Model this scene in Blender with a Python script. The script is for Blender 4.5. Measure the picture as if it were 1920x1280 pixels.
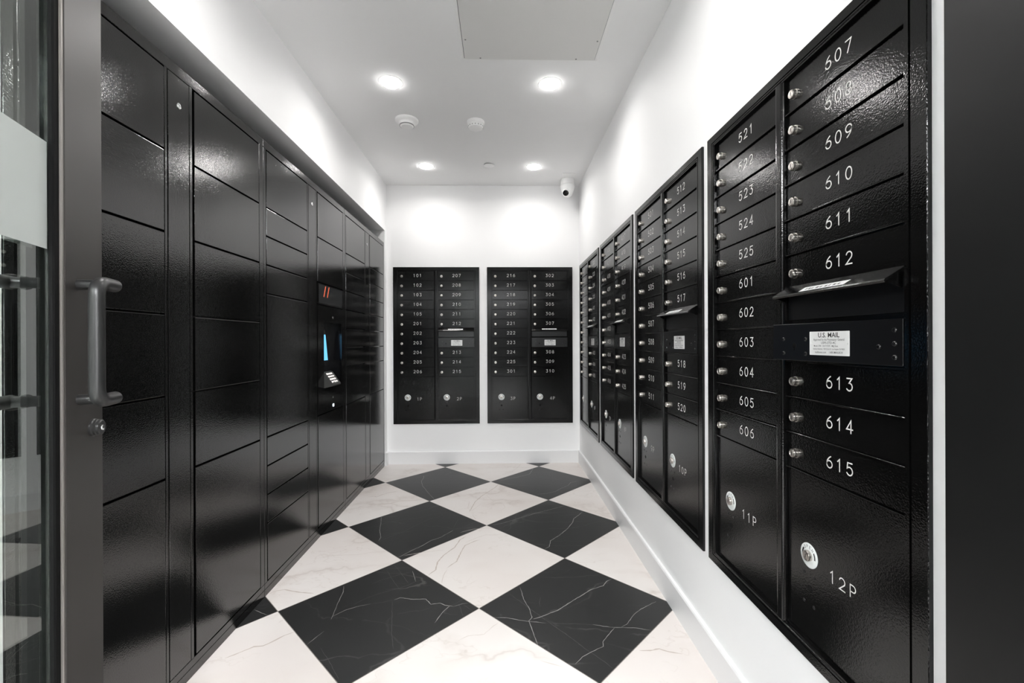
import bpy, bmesh, math, random
from mathutils import Vector, Matrix
C = bpy.context
SC = C.scene
for o in list(bpy.data.objects):
    bpy.data.objects.remove(o)
random.seed(7)
sin, cos, PI = math.sin, math.cos, math.pi

# ------------------------------------------------------------------ camera
F_PX, YAW, PITCH, ROLL, CAM_H = 827.9062, 0.02401, -0.00054, -0.00361, 1.12416
fw = Vector((sin(YAW) * cos(PITCH), cos(YAW) * cos(PITCH), sin(PITCH)))
rt = Vector((cos(YAW), -sin(YAW), 0))
up = rt.cross(fw)
r2 = rt * cos(ROLL) + up * sin(ROLL)
u2 = up * cos(ROLL) - rt * sin(ROLL)
cam = bpy.data.cameras.new('camera')
cam.sensor_width = 36
cam.sensor_fit = 'HORIZONTAL'
cam.lens = F_PX / 1920 * 36
cam.clip_start = 0.02
co = bpy.data.objects.new('camera', cam)
SC.collection.objects.link(co)
M = Matrix((r2, u2, -fw)).transposed().to_4x4()
M.translation = Vector((0, 0, CAM_H))
co.matrix_world = M
SC.camera = co

# ------------------------------------------------------------------ world, exposure
SKY = 0.3
w = bpy.data.worlds.new('world')
SC.world = w
w.use_nodes = True
w.node_tree.nodes['Background'].inputs[0].default_value = (0.93, 0.965, 1, 1)
w.node_tree.nodes['Background'].inputs[1].default_value = SKY
vs = SC.view_settings
vs.view_transform = 'Standard'
vs.look = 'None'
vs.gamma = 1
vs.use_curve_mapping = False
vs.exposure = 0.18
LAMP = 42.0         # glow of the lamp lenses
SPREAD = 160
FILL_GLOW = 56.0  # fill panels added in the unseen lobby behind the doorway
BEAM = 3.0        # power of each downlight beam

# ------------------------------------------------------------------ materials
def mat(name, col, rough=0.5, metal=0.0, spec=0.5, emit=None, es=0, ior=1.5):
    m = bpy.data.materials.new(name)
    m.use_nodes = True
    b = m.node_tree.nodes['Principled BSDF']
    b.inputs['Base Color'].default_value = (*col, 1)
    b.inputs['Roughness'].default_value = rough
    b.inputs['Metallic'].default_value = metal
    b.inputs['IOR'].default_value = ior
    b.inputs['Specular IOR Level'].default_value = spec
    if emit:
        b.inputs['Emission Color'].default_value = (*emit, 1)
        b.inputs['Emission Strength'].default_value = es
    return m

class NT:
    def __init__(s, m):
        s.t = m.node_tree
        s.b = s.t.nodes['Principled BSDF']
    def n(s, typ, **kw):
        x = s.t.nodes.new(typ)
        for k, v in kw.items():
            setattr(x, k, v)
        return x
    def l(s, a, b):
        s.t.links.new(a, b)
    def val(s, inp, v):
        if hasattr(v, 'is_output'):
            s.l(v, inp)
        else:
            inp.default_value = v
    def m(s, op, a, b=None, c=None, clamp=False):
        x = s.n('ShaderNodeMath', operation=op, use_clamp=clamp)
        s.val(x.inputs[0], a)
        if b is not None:
            s.val(x.inputs[1], b)
        if c is not None:
            s.val(x.inputs[2], c)
        return x.outputs[0]
    def vm(s, op, a, b=None):
        x = s.n('ShaderNodeVectorMath', operation=op)
        s.val(x.inputs[0], a)
        if b is not None:
            s.val(x.inputs[3 if op == 'SCALE' else 1], b)
        return x.outputs[0]
    def noise(s, vec, scale, detail=2, rough=0.5, dist=0.0):
        x = s.n('ShaderNodeTexNoise')
        s.l(vec, x.inputs['Vector'])
        x.inputs['Scale'].default_value = scale
        x.inputs['Detail'].default_value = detail
        x.inputs['Roughness'].default_value = rough
        x.inputs['Distortion'].default_value = dist
        return x
    def mix(s, f, a, b):
        x = s.n('ShaderNodeMix', data_type='RGBA')
        s.val(x.inputs[0], f)
        s.val(x.inputs[6], a)
        s.val(x.inputs[7], b)
        return x.outputs[2]
    def step(s, v, a, b):           # 1 when v<a, 0 when v>b
        x = s.n('ShaderNodeMapRange')
        s.val(x.inputs[0], v)
        x.inputs[1].default_value = a
        x.inputs[2].default_value = b
        x.inputs[3].default_value = 1
        x.inputs[4].default_value = 0
        return x.outputs[0]

def bumpy(m, scale, dist, strength=1.0, detail=1.0):
    k = NT(m)
    g = k.n('ShaderNodeNewGeometry')
    nz = k.noise(g.outputs['Position'], scale, detail)
    bp = k.n('ShaderNodeBump')
    bp.inputs['Strength'].default_value = strength
    bp.inputs['Distance'].default_value = dist
    k.l(nz.outputs[0], bp.inputs['Height'])
    k.l(bp.outputs[0], k.b.inputs['Normal'])
    return m

M_WALL = bumpy(mat('white_wall_paint', (0.91, 0.91, 0.912), 0.55, spec=0.3), 260, 0.0004, 0.25)
M_DARKW = mat('charcoal_paint', (0.04, 0.04, 0.04), 0.6)
M_LFLOOR = mat('grey_stone', (0.42, 0.42, 0.41), 0.6)
M_FILL = mat('lobby_fill_glow', (0.8, 0.8, 0.8), 0.5, emit=(0.97, 0.985, 1.0), es=FILL_GLOW)
M_CEIL = mat('white_ceiling_paint', (0.93, 0.93, 0.93), 0.8, spec=0.2)
M_BASE = mat('white_satin_trim', (0.80, 0.80, 0.805), 0.35, spec=0.4)
M_LOCK = bumpy(mat('black_textured_enamel', (0.0028, 0.0028, 0.0028), 0.10, spec=0.85), 310, 0.0013, 0.19)
M_MAIL = bumpy(mat('black_textured_powder_coat', (0.0028, 0.0028, 0.0028), 0.12, spec=0.35), 310, 0.0013, 0.18)
M_MAILS = mat('black_smooth_paint', (0.003, 0.003, 0.0035), 0.3, spec=0.5)
M_DARK = mat('black_gap', (0.002, 0.002, 0.002), 0.6, spec=0.2)
M_CHAN = mat('grey_channel_metal', (0.16, 0.16, 0.155), 0.33, metal=0.6, spec=0.5)
M_PIER = mat('black_satin_frame', (0.004, 0.004, 0.004), 0.35, spec=0.4)
M_DOOR = mat('dark_bronze_aluminium', (0.044, 0.040, 0.037), 0.42, metal=0.3, spec=0.5)
M_PULL = mat('dark_bronze_pull_metal', (0.016, 0.016, 0.016), 0.34, metal=0.0, spec=0.5)
M_BEAD = mat('light_bronze_bead', (0.30, 0.28, 0.26), 0.35, metal=0.6)
M_RUB = mat('black_rubber', (0.004, 0.004, 0.004), 0.8, spec=0.12)
M_NICK = mat('satin_nickel', (0.62, 0.58, 0.54), 0.28, metal=1.0)
M_CHROME = mat('bright_chrome', (0.75, 0.75, 0.75), 0.15, metal=1.0)
M_NUM = mat('white_engraving_paint', (0.72, 0.70, 0.68), 0.6)
M_PLATE = mat('silver_printed_plate', (0.74, 0.74, 0.73), 0.4, metal=0.2)
M_INK = mat('black_ink', (0.02, 0.02, 0.02), 0.6)
M_STICK = mat('white_sticker', (0.80, 0.80, 0.80), 0.45)
M_DISC = mat('white_printed_disc', (0.72, 0.74, 0.73), 0.4)
M_PLAST = mat('white_plastic', (0.93, 0.93, 0.925), 0.4)
M_PLASTG = mat('grey_vent_plastic', (0.28, 0.28, 0.28), 0.5)
M_HATCH = mat('off_white_panel_paint', (0.78, 0.775, 0.76), 0.6)
M_GLASSBLK = mat('black_lens_glass', (0.005, 0.005, 0.005), 0.05)
M_LAMP = mat('lamp_lens', (0.9, 0.9, 0.9), 0.5, emit=(1.0, 0.985, 0.97), es=LAMP)
M_SCREEN = mat('blue_screen', (0.01, 0.02, 0.03), 0.1, emit=(0.12, 0.42, 0.75), es=1.6)
M_HEADER = mat('glossy_header_face', (0.03, 0.031, 0.032), 0.12)
M_BAR = mat('orange_reflection_glow', (0.4, 0.08, 0.03), 0.4, emit=(1.0, 0.16, 0.07), es=0.55)
M_WHLED = mat('white_indicator_light', (0.8, 0.9, 1), 0.4, emit=(0.75, 0.88, 1), es=2.5)
M_KEY = mat('steel_keys', (0.72, 0.66, 0.62), 0.35, metal=0.6)
M_FROST = mat('frosted_film', (0.62, 0.64, 0.625), 0.7, spec=0.3)

# frosted film lets some light through
k = NT(M_FROST)
tr = k.n('ShaderNodeBsdfTranslucent')
tr.inputs[0].default_value = (0.7, 0.72, 0.7, 1)
mx = k.n('ShaderNodeMixShader')
mx.inputs[0].default_value = 0.35
out = k.t.nodes['Material Output']
k.l(k.b.outputs[0], mx.inputs[1]); k.l(tr.outputs[0], mx.inputs[2]); k.l(mx.outputs[0], out.inputs[0])

# clear glass: transparent plus angle dependent mirror
M_GLASS = bpy.data.materials.new('clear_glass')
M_GLASS.use_nodes = True
k = NT(M_GLASS)
g = k.n('ShaderNodeNewGeometry')
dt = k.n('ShaderNodeVectorMath', operation='DOT_PRODUCT')
k.l(g.outputs['Normal'], dt.inputs[0]); k.l(g.outputs['Incoming'], dt.inputs[1])
ct = k.m('ABSOLUTE', dt.outputs['Value'])
p5 = k.m('POWER', k.m('SUBTRACT', 1.0, ct, clamp=True), 5.0)
R0 = 0.13
fr = k.m('ADD', k.m('MULTIPLY', p5, 1 - R0), R0, clamp=True)
tp = k.n('ShaderNodeBsdfTransparent'); tp.inputs[0].default_value = (0.93, 0.96, 0.94, 1)
gl = k.n('ShaderNodeBsdfGlossy'); gl.inputs['Roughness'].default_value = 0.0
gl.inputs[0].default_value = (0.97, 1, 0.98, 1)
mx = k.n('ShaderNodeMixShader')
k.l(fr, mx.inputs[0]); k.l(tp.outputs[0], mx.inputs[1]); k.l(gl.outputs[0], mx.inputs[2])
k.l(mx.outputs[0], k.t.nodes['Material Output'].inputs[0])

# marble floor: diagonal chequer of veined tiles with fine grout
TX0, TY0, TD, TPHI = -0.51543, 2.28383, 0.8393, -0.00562
M_FLOOR = mat('chequered_marble_tiles', (0.8, 0.8, 0.8), 0.38, spec=0.4)
k = NT(M_FLOOR)
g = k.n('ShaderNodeNewGeometry')
rel = k.vm('SUBTRACT', g.outputs['Position'], (TX0, TY0, 0))
rot = k.n('ShaderNodeVectorRotate', rotation_type='Z_AXIS')
k.l(rel, rot.inputs['Vector']); rot.inputs['Angle'].default_value = -TPHI - PI / 4
sc = k.n('ShaderNodeVectorMath', operation='SCALE')
T = TD / math.sqrt(2)
k.l(rot.outputs[0], sc.inputs[0]); sc.inputs['Scale'].default_value = 1 / T
sp = k.n('ShaderNodeSeparateXYZ'); k.l(sc.outputs[0], sp.inputs[0])
cx_, cy_ = k.m('FLOOR', sp.outputs[0]), k.m('FLOOR', sp.outputs[1])
par = k.m('FLOORED_MODULO', k.m('ADD', cx_, cy_), 2.0)      # 0 black, 1 white
fx, fy = k.m('FRACT', sp.outputs[0]), k.m('FRACT', sp.outputs[1])
ex = k.m('MINIMUM', k.m('MINIMUM', fx, k.m('SUBTRACT', 1.0, fx)), k.m('MINIMUM', fy, k.m('SUBTRACT', 1.0, fy)))
grout = k.step(ex, 0.0018, 0.0032)
cell = k.n('ShaderNodeCombineXYZ'); k.l(cx_, cell.inputs[0]); k.l(cy_, cell.inputs[1])
wn = k.n('ShaderNodeTexWhiteNoise', noise_dimensions='3D'); k.l(cell.outputs[0], wn.inputs['Vector'])
off = k.n('ShaderNodeVectorMath', operation='SCALE'); k.l(wn.outputs['Color'], off.inputs[0]); off.inputs['Scale'].default_value = 31.0
pos = k.vm('ADD', g.outputs['Position'], off.outputs[0])
wob = k.noise(pos, 3.0, 4, 0.6)
wv = k.n('ShaderNodeVectorMath', operation='SCALE'); k.l(wob.outputs['Color'], wv.inputs[0]); wv.inputs['Scale'].default_value = 0.35
pw = k.vm('ADD', pos, wv.outputs[0])
strv = k.n('ShaderNodeMapping'); k.l(pw, strv.inputs[0])
strv.inputs['Rotation'].default_value = (0, 0, math.radians(-38)); strv.inputs['Scale'].default_value = (0.45, 1.25, 1)
v1 = k.noise(strv.outputs[0], 1.5, 2.5, 0.5)
a1 = k.m('ABSOLUTE', k.m('SUBTRACT', v1.outputs[0], 0.5))
msk = k.noise(pos, 2.4, 2)
mk1 = k.step(msk.outputs[0], 0.62, 0.44)
vein = k.m('MULTIPLY', k.step(a1, 0.001, 0.013), mk1)
soft = k.m('MULTIPLY', k.step(a1, 0.0, 0.05), k.step(msk.outputs[0], 0.52, 0.36))
v2 = k.noise(strv.outputs[0], 4.2, 3, 0.6)
a2 = k.m('ABSOLUTE', k.m('SUBTRACT', v2.outputs[0], 0.47))
fine = k.m('MULTIPLY', k.step(a2, 0.0, 0.010), k.step(msk.outputs[0], 0.50, 0.40))
cl = k.noise(pos, 1.7, 3)
wbase = k.mix(k.step(cl.outputs[0], 0.66, 0.36), (0.74, 0.705, 0.68, 1), (0.70, 0.65, 0.62, 1))
wc = k.mix(k.m('MULTIPLY', soft, 0.20), wbase, (0.50, 0.43, 0.38, 1))
wc = k.mix(k.m('MULTIPLY', fine, 0.20), wc, (0.42, 0.34, 0.28, 1))
wc = k.mix(k.m('MULTIPLY', vein, 0.22), wc, (0.34, 0.27, 0.225, 1))
# black stone: sharp thin white cracks
wb2 = k.n('ShaderNodeVectorMath', operation='SCALE'); k.l(k.noise(pos, 7.0, 3, 0.6).outputs['Color'], wb2.inputs[0]); wb2.inputs['Scale'].default_value = 0.055
pb = k.vm('ADD', pos, wb2.outputs[0])
def cracks(rz, sx, sy, scale, wdt, m0, m1, seed):
    mp = k.n('ShaderNodeMapping'); k.l(pb, mp.inputs[0])
    mp.inputs['Location'].default_value = (seed, seed * 1.7, 0)
    mp.inputs['Rotation'].default_value = (0, 0, math.radians(rz)); mp.inputs['Scale'].default_value = (sx, sy, 1)
    nz = k.noise(mp.outputs[0], scale, 0.6, 0.5)
    a = k.m('ABSOLUTE', k.m('SUBTRACT', nz.outputs[0], 0.5))
    mm = k.noise(pos, 3.1 + seed, 2)
    return k.m('MULTIPLY', k.step(a, wdt * .35, wdt), k.step(mm.outputs[0], m0, m1))
c1 = cracks(-28, 0.30, 1.15, 2.2, 0.0032, 0.64, 0.42, 1.3)
c2 = cracks(48, 0.22, 1.0, 2.6, 0.0026, 0.54, 0.40, 5.1)
c3 = cracks(8, 0.35, 1.1, 3.4, 0.0024, 0.50, 0.38, 9.4)
cr = k.m('MAXIMUM', c1, k.m('MAXIMUM', k.m('MULTIPLY', c2, 0.55), k.m('MULTIPLY', c3, 0.40)))
bbase = k.mix(cl.outputs[0], (0.014, 0.0145, 0.0145, 1), (0.024, 0.0245, 0.0245, 1))
bc = k.mix(k.m('MULTIPLY', cr, 0.16), bbase, (0.36, 0.35, 0.33, 1))
col = k.mix(par, bc, wc)
col = k.mix(k.m('MULTIPLY', grout, 0.8), col, (0.20, 0.175, 0.155, 1))
k.l(col, k.b.inputs['Base Color'])

M_V1 = mat('white_vein', (0.33, 0.325, 0.31), 0.4)
M_V2 = mat('faint_white_vein', (0.095, 0.094, 0.09), 0.4)
M_V3 = mat('tan_vein', (0.50, 0.435, 0.385), 0.4)
M_V4 = mat('faint_tan_vein', (0.60, 0.545, 0.505), 0.4)
# ------------------------------------------------------------------ helpers
def link(o):
    SC.collection.objects.link(o)
    return o

def finish(name, bm, mats, parent=None, smooth=False):
    me = bpy.data.meshes.new(name)
    bm.normal_update()
    bm.to_mesh(me)
    bm.free()
    for m in (mats if isinstance(mats, (list, tuple)) else [mats]):
        me.materials.append(m)
    if smooth:
        me.shade_smooth()
        me.set_sharp_from_angle(angle=math.radians(35))
    o = link(bpy.data.objects.new(name, me))
    if parent is not None:
        o.parent = parent
    return o

def inst(name, me, parent, loc=(0, 0, 0)):
    o = link(bpy.data.objects.new(name, me))
    o.parent = parent
    o.location = loc
    return o

def box(bm, x0, x1, y0, y1, z0, z1, mi=0, bev=0.0, seg=1):
    v = [bm.verts.new(p) for p in ((x0, y0, z0), (x1, y0, z0), (x1, y1, z0), (x0, y1, z0), (x0, y0, z1), (x1, y0, z1), (x1, y1, z1), (x0, y1, z1))]
    fs = []
    for q in ((3, 2, 1, 0), (4, 5, 6, 7), (0, 1, 5, 4), (1, 2, 6, 5), (2, 3, 7, 6), (3, 0, 4, 7)):
        f = bm.faces.new([v[i] for i in q]); f.material_index = mi; fs.append(f)
    if bev > 0:
        es = list({e for f in fs for e in f.edges})
        r = bmesh.ops.bevel(bm, geom=es, offset=bev, segments=seg, profile=0.6, affect='EDGES')
        for f in r['faces']:
            f.material_index = mi

def prism(bm, pts, a0, a1, axis='x', mi=0):
    """extrude a closed 2D outline along an axis; outline given in the two other axes"""
    def P(a, p):
        return {'x': (a, p[0], p[1]), 'y': (p[0], a, p[1]), 'z': (p[0], p[1], a)}[axis]
    A = [bm.verts.new(P(a0, p)) for p in pts]
    B = [bm.verts.new(P(a1, p)) for p in pts]
    n = len(pts)
    fs = [bm.faces.new(A), bm.faces.new(B[::-1])]
    for i in range(n):
        fs.append(bm.faces.new((A[i], B[i], B[(i + 1) % n], A[(i + 1) % n])))
    for f in fs:
        f.material_index = mi
    bmesh.ops.recalc_face_normals(bm, faces=fs)

def lathe(bm, prof, n=24, mtx=Matrix.Identity(4), mi=0):
    """revolve (radius, height) about local z, then place by mtx"""
    rings = []
    for r, h in prof:
        if r < 1e-6:
            rings.append([bm.verts.new(mtx @ Vector((0, 0, h)))])
        else:
            rings.append([bm.verts.new(mtx @ Vector((r * cos(2 * PI * i / n), r * sin(2 * PI * i / n), h))) for i in range(n)])
    fs = []
    for a, b in zip(rings, rings[1:]):
        for i in range(n):
            j = (i + 1) % n
            if len(a) == 1 and len(b) == 1:
                continue
            if len(a) == 1:
                fs.append(bm.faces.new((a[0], b[i], b[j])))
            elif len(b) == 1:
                fs.append(bm.faces.new((a[i], a[j], b[0])))
            else:
                fs.append(bm.faces.new((a[i], a[j], b[j], b[i])))
    for f in fs:
        f.material_index = mi
    bmesh.ops.recalc_face_normals(bm, faces=fs)

def tube(bm, pts, r, n=20, caps=True, mi=0):
    pts = [Vector(p) for p in pts]
    rings = []
    ref = None
    for i, p in enumerate(pts):
        if i == 0: t = pts[1] - p
        elif i == len(pts) - 1: t = p - pts[i - 1]
        else: t = (pts[i + 1] - p).normalized() + (p - pts[i - 1]).normalized()
        t.normalize()
        if ref is None:
            ref = Vector((0, 0, 1)) if abs(t.z) < 0.9 else Vector((1, 0, 0))
        a = (ref - t * ref.dot(t)).normalized()
        ref = a
        b = t.cross(a)
        rings.append([bm.verts.new(p + (a * cos(2 * PI * q / n) + b * sin(2 * PI * q / n)) * r) for q in range(n)])
    fs = []
    for A, B in zip(rings, rings[1:]):
        for q in range(n):
            fs.append(bm.faces.new((A[q], A[(q + 1) % n], B[(q + 1) % n], B[q])))
    if caps:
        fs.append(bm.faces.new(rings[0])); fs.append(bm.faces.new(rings[-1]))
    for f in fs: f.material_index = mi
    bmesh.ops.recalc_face_normals(bm, faces=fs)

def rounded(pts, r, n=6):
    """polyline with rounded corners"""
    pts = [Vector(p) for p in pts]
    out = [pts[0]]
    for i in range(1, len(pts) - 1):
        a, b, c = pts[i - 1], pts[i], pts[i + 1]
        u = (a - b).normalized(); v = (c - b).normalized()
        s, e = b + u * r, b + v * r
        for q in range(n + 1):
            t = q / n
            out.append(s * (1 - t) ** 2 + b * 2 * t * (1 - t) + e * t * t)
    out.append(pts[-1])
    return out

def tag(o, label=None, cat=None, group=None, kind=None):
    if label: o['label'] = label
    if cat: o['category'] = cat
    if group: o['group'] = group
    if kind: o['kind'] = kind
    return o

def thing(name, label, cat, loc=(0, 0, 0), rz=0, group=None):
    o = link(bpy.data.objects.new(name, None))
    o.empty_display_size = 0.1
    o.location = loc
    o.rotation_euler = (0, 0, rz)
    return tag(o, label, cat, group)

def struct(name, bm, m, label, cat):
    o = finish(name, bm, m)
    return tag(o, label, cat, kind='structure')

# ------------------------------------------------------------------ room shell
YB, XR, H = 4.0848, 0.7241, 2.5626
TILT = 0.0058
def XLW(y): return -1.053 + TILT * (4 - y)          # left wall plane
SOF = 2.133
NB = 4.024                                          # far end of the locker recess
NN = 0.940                                          # near end of it
YF = -0.10                                          # inner face of the doorway wall
YO = -2.60                                          # lobby end

bm = bmesh.new(); box(bm, -2.6, 1.6, YO, YF - .06, -0.05, 0.0)
struct('floor_lobby', bm, M_LFLOOR, 'grey stone floor of the lobby outside the doorway', 'floor')
# mineral veins of the individual tiles: kind, then x,y points on the floor (metres)
VEINS = """m -0.781,2.876 -0.758,2.789 -0.729,2.647 -0.697,2.557 -0.698,2.509
f -0.872,2.669 -0.801,2.697 -0.753,2.707 -0.726,2.756 -0.670,2.782 -0.625,2.810 -0.548,2.821 -0.452,2.885 -0.375,2.911
f -0.697,2.504 -0.631,2.576 -0.562,2.659 -0.508,2.749 -0.452,2.818 -0.393,2.849
s -0.541,2.314 -0.494,2.379 -0.443,2.440 -0.403,2.505 -0.352,2.546 -0.290,2.639
f -0.290,2.639 -0.221,2.696 -0.159,2.762
f -0.294,2.668 -0.275,2.812
m -0.731,2.055 -0.716,2.007 -0.707,1.906 -0.696,1.825 -0.694,1.804
m -0.696,1.825 -0.659,1.866 -0.615,1.891 -0.564,1.908
f -0.564,1.908 -0.517,1.918 -0.471,1.935
s -0.471,1.935 -0.449,1.950 -0.388,1.936 -0.334,1.937 -0.306,1.897 -0.268,1.905 -0.245,1.889 -0.208,1.879
m -0.208,1.879 -0.174,1.896 -0.146,1.901
s -0.223,1.885 -0.246,1.845 -0.263,1.796 -0.271,1.770
f -0.637,1.904 -0.595,1.952 -0.559,1.979 -0.511,2.007 -0.470,2.025 -0.434,2.049 -0.405,2.080
m -0.405,2.080 -0.422,2.125 -0.440,2.175
f -0.606,2.065 -0.575,2.093 -0.532,2.121 -0.494,2.146 -0.442,2.168
f -0.570,2.191 -0.518,2.098 -0.472,2.026
f -0.538,2.231 -0.493,2.158 -0.437,2.067
f -0.184,1.890 -0.161,1.809
f -0.167,1.890 -0.121,1.842
f -0.401,2.162 -0.419,2.132
f -0.355,2.108 -0.401,2.080
m -0.726,1.658 -0.712,1.692 -0.694,1.733
f -0.669,1.639 -0.613,1.573 -0.577,1.525 -0.545,1.483
f -0.477,1.924 -0.425,1.705 -0.398,1.622
m -1.043,1.882 -1.011,1.864 -0.964,1.840
f -1.047,1.911 -0.992,1.913
f -1.020,1.881 -0.988,1.907
s 0.516,2.073 0.490,2.056 0.464,2.017 0.399,1.986 0.318,1.916 0.232,1.839 0.165,1.802 0.125,1.784
m -0.036,1.800 0.021,1.795 0.068,1.778 0.124,1.766 0.174,1.757
f 0.174,1.757 0.244,1.751 0.299,1.748 0.358,1.742
s 0.358,1.742 0.424,1.724
m 0.424,1.724 0.514,1.718 0.577,1.701
m 0.081,2.019 0.092,1.927 0.113,1.855 0.121,1.796 0.106,1.773 0.116,1.716 0.131,1.629
f 0.029,1.969 0.155,1.802 0.236,1.698 0.307,1.600 0.357,1.540 0.381,1.503
m 0.662,1.888 0.580,1.837 0.538,1.798 0.493,1.740 0.467,1.723
m 0.439,1.720 0.397,1.670 0.375,1.641 0.371,1.616 0.323,1.590 0.284,1.565 0.253,1.531
f 0.170,1.938 0.159,1.899 0.161,1.866
f 0.305,2.145 0.334,2.166
m 0.277,3.890 0.234,3.733 0.168,3.677 0.055,3.614 -0.013,3.573
m 0.257,3.233 0.314,3.249 0.399,3.291 0.453,3.364 0.512,3.421 0.548,3.501 0.616,3.530
m 0.424,3.003 0.323,2.942 0.241,2.894 0.106,2.803 0.020,2.741 -0.061,2.701
s 0.529,2.892 0.488,2.831 0.453,2.785 0.440,2.734 0.388,2.632 0.327,2.543 0.272,2.481 0.259,2.411 0.229,2.383
f 0.052,2.753 0.052,2.655 0.019,2.604
m -0.656,3.723 -0.645,3.659 -0.650,3.581 -0.621,3.464 -0.567,3.339 -0.520,3.237 -0.479,3.154
t -0.988,1.595 -0.964,1.613 -0.941,1.633 -0.918,1.653 -0.887,1.656 -0.864,1.678 -0.835,1.713 -0.806,1.734
t -1.045,1.995 -1.021,2.021 -0.989,2.030 -0.944,2.015 -0.902,2.004 -0.843,1.996
u -0.948,2.320 -0.906,2.346 -0.850,2.349 -0.764,2.350 -0.697,2.376 -0.618,2.378
t -0.356,2.134 -0.327,2.184 -0.330,2.258 -0.309,2.327 -0.280,2.382 -0.258,2.419 -0.239,2.510 -0.209,2.552
t -0.276,2.198 -0.233,2.263 -0.220,2.361 -0.205,2.437 -0.157,2.487 -0.125,2.506
u -0.271,2.190 -0.283,2.128 -0.281,2.055
u -0.519,2.334 -0.416,2.367 -0.309,2.392
u -0.206,2.476 -0.153,2.526 -0.097,2.568 -0.034,2.566 0.004,2.587
u -0.246,2.606 -0.170,2.650 -0.096,2.660
u 0.178,4.053 0.134,3.908 0.087,3.810 0.001,3.718
t -0.026,3.480 -0.051,3.401 -0.117,3.273 -0.145,3.221 -0.187,3.105 -0.215,2.924
u -0.116,3.237 -0.058,3.101 0.012,3.035 0.023,2.989 -0.006,2.938
u -0.295,3.141 -0.228,3.106 -0.230,2.983 -0.199,2.938 -0.144,3.064
u -0.195,2.881 -0.163,2.786
u 0.488,3.895 0.582,3.931 0.713,3.913
t 0.497,1.591 0.535,1.590 0.572,1.598 0.601,1.582 0.646,1.569
u -0.165,1.664 -0.132,1.689 -0.070,1.697 -0.044,1.734 -0.016,1.766
u 0.133,1.552 0.172,1.534 0.210,1.516
t -0.971,3.225 -0.926,3.237 -0.908,3.223 -0.885,3.264 -0.847,3.305 -0.781,3.339
t -0.927,3.079 -0.835,3.076 -0.778,3.087 -0.720,3.136 -0.641,3.140 -0.564,3.157
u -1.037,3.764 -0.952,3.780 -0.870,3.844 -0.762,3.880 -0.666,3.897"""
VW = {'s': (.0030, 1), 'm': (.0020, 1), 'f': (.0013, 2), 't': (.0060, 3), 'u': (.0034, 4)}
def veins(bm):
    rnd = random.Random(3)
    for line in VEINS.split('\n'):
        kd, *pp = line.split()
        P = [Vector(tuple(map(float, q.split(',')))) for q in pp]
        wd, mi = VW[kd]
        pts = []
        for a, b in zip(P, P[1:]):
            nseg = max(2, int((b - a).length / .012))
            nv = Vector((-(b - a).y, (b - a).x)).normalized()
            for i in range(nseg):
                j = rnd.uniform(-1, 1) * (.0012 if i else 0)
                pts.append(a.lerp(b, i / nseg) + nv * j)
        pts.append(P[-1])
        n = len(pts); L, Rr = [], []
        for i, p in enumerate(pts):
            t = (pts[min(i + 1, n - 1)] - pts[max(i - 1, 0)]).normalized()
            nv = Vector((-t.y, t.x))
            h = wd * .5 * rnd.uniform(.55, 1.25) * min(1, .25 + i * .4, .25 + (n - 1 - i) * .4)
            L.append(bm.verts.new((p.x + nv.x * h, p.y + nv.y * h, .0002))); Rr.append(bm.verts.new((p.x - nv.x * h, p.y - nv.y * h, .0002)))
        for i in range(n - 1):
            f = bm.faces.new((Rr[i], Rr[i + 1], L[i + 1], L[i])); f.material_index = mi
bm = bmesh.new(); box(bm, -2.6, 1.6, YF - .06, YB + 0.1, -0.05, 0.0); veins(bm)
struct('floor', bm, [M_FLOOR, M_V1, M_V2, M_V3, M_V4], 'black and white marble tiles laid diagonally in a chequer', 'floor')
bm = bmesh.new(); box(bm, -2.6, 1.6, YO, YB + 0.1, H, H + 0.06)
struct('ceiling', bm, M_CEIL, 'flat white painted ceiling', 'ceiling')
BANKS_B = [(-0.9928, .3670), (-0.1310, .3672)]                # left edge, bottom on the end wall
BANKS_R = [4.0343, 3.1874, 2.3477, 1.5150]                    # far edge on the right wall
def pierced(bm, a0, a1, holes, zb, zt_, put):
    e = .020
    hs = sorted((a + e, b - e) for a, b in holes)
    cur = a0
    for a, b in hs:
        put(bm, cur, a, 0, H); put(bm, a, b, 0, zb + e); put(bm, a, b, zt_ - e, H)
        cur = b
    put(bm, cur, a1, 0, H)
bm = bmesh.new()
pierced(bm, -1.9, XR + .12, [(x, x + .7906) for x, z in BANKS_B], .367, 1.8085, lambda bm, a, b, z0, z1: box(bm, a, b, YB, YB + .1, z0, z1))
struct('wall_back', bm, M_WALL, 'white end wall carrying two mailbox banks', 'wall')
bm = bmesh.new()
pierced(bm, YF - .12, YB, [(y - .7906, y) for y in BANKS_R], .3731, 1.8146, lambda bm, a, b, z0, z1: box(bm, XR, XR + .12, a, b, z0, z1))
box(bm, XR + .06, XR + .12, YF, YB, .3, 1.9)
struct('wall_right', bm, M_WALL, 'white side wall carrying four mailbox banks', 'wall')
# left wall with the recess for the lockers
bm = bmesh.new()
def lw(y0, y1, z0, z1, d=0.12):
    prism(bm, [(XLW(y0), y0), (XLW(y1), y1), (XLW(y1) - d, y1), (XLW(y0) - d, y0)], z0, z1, 'z')
lw(YF, YB, SOF, H, 0.72)                # bulkhead above the lockers
lw(NB, YB, 0, SOF, 0.72)
lw(YF, NN, 0, SOF, 0.72)
prism(bm, [(-1.77, NN), (-1.77, NB), (-1.70, NB), (-1.70, NN)], 0, SOF, 'z')
struct('wall_left', bm, M_WALL, 'white side wall with bulkhead over the parcel lockers', 'wall')
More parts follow.
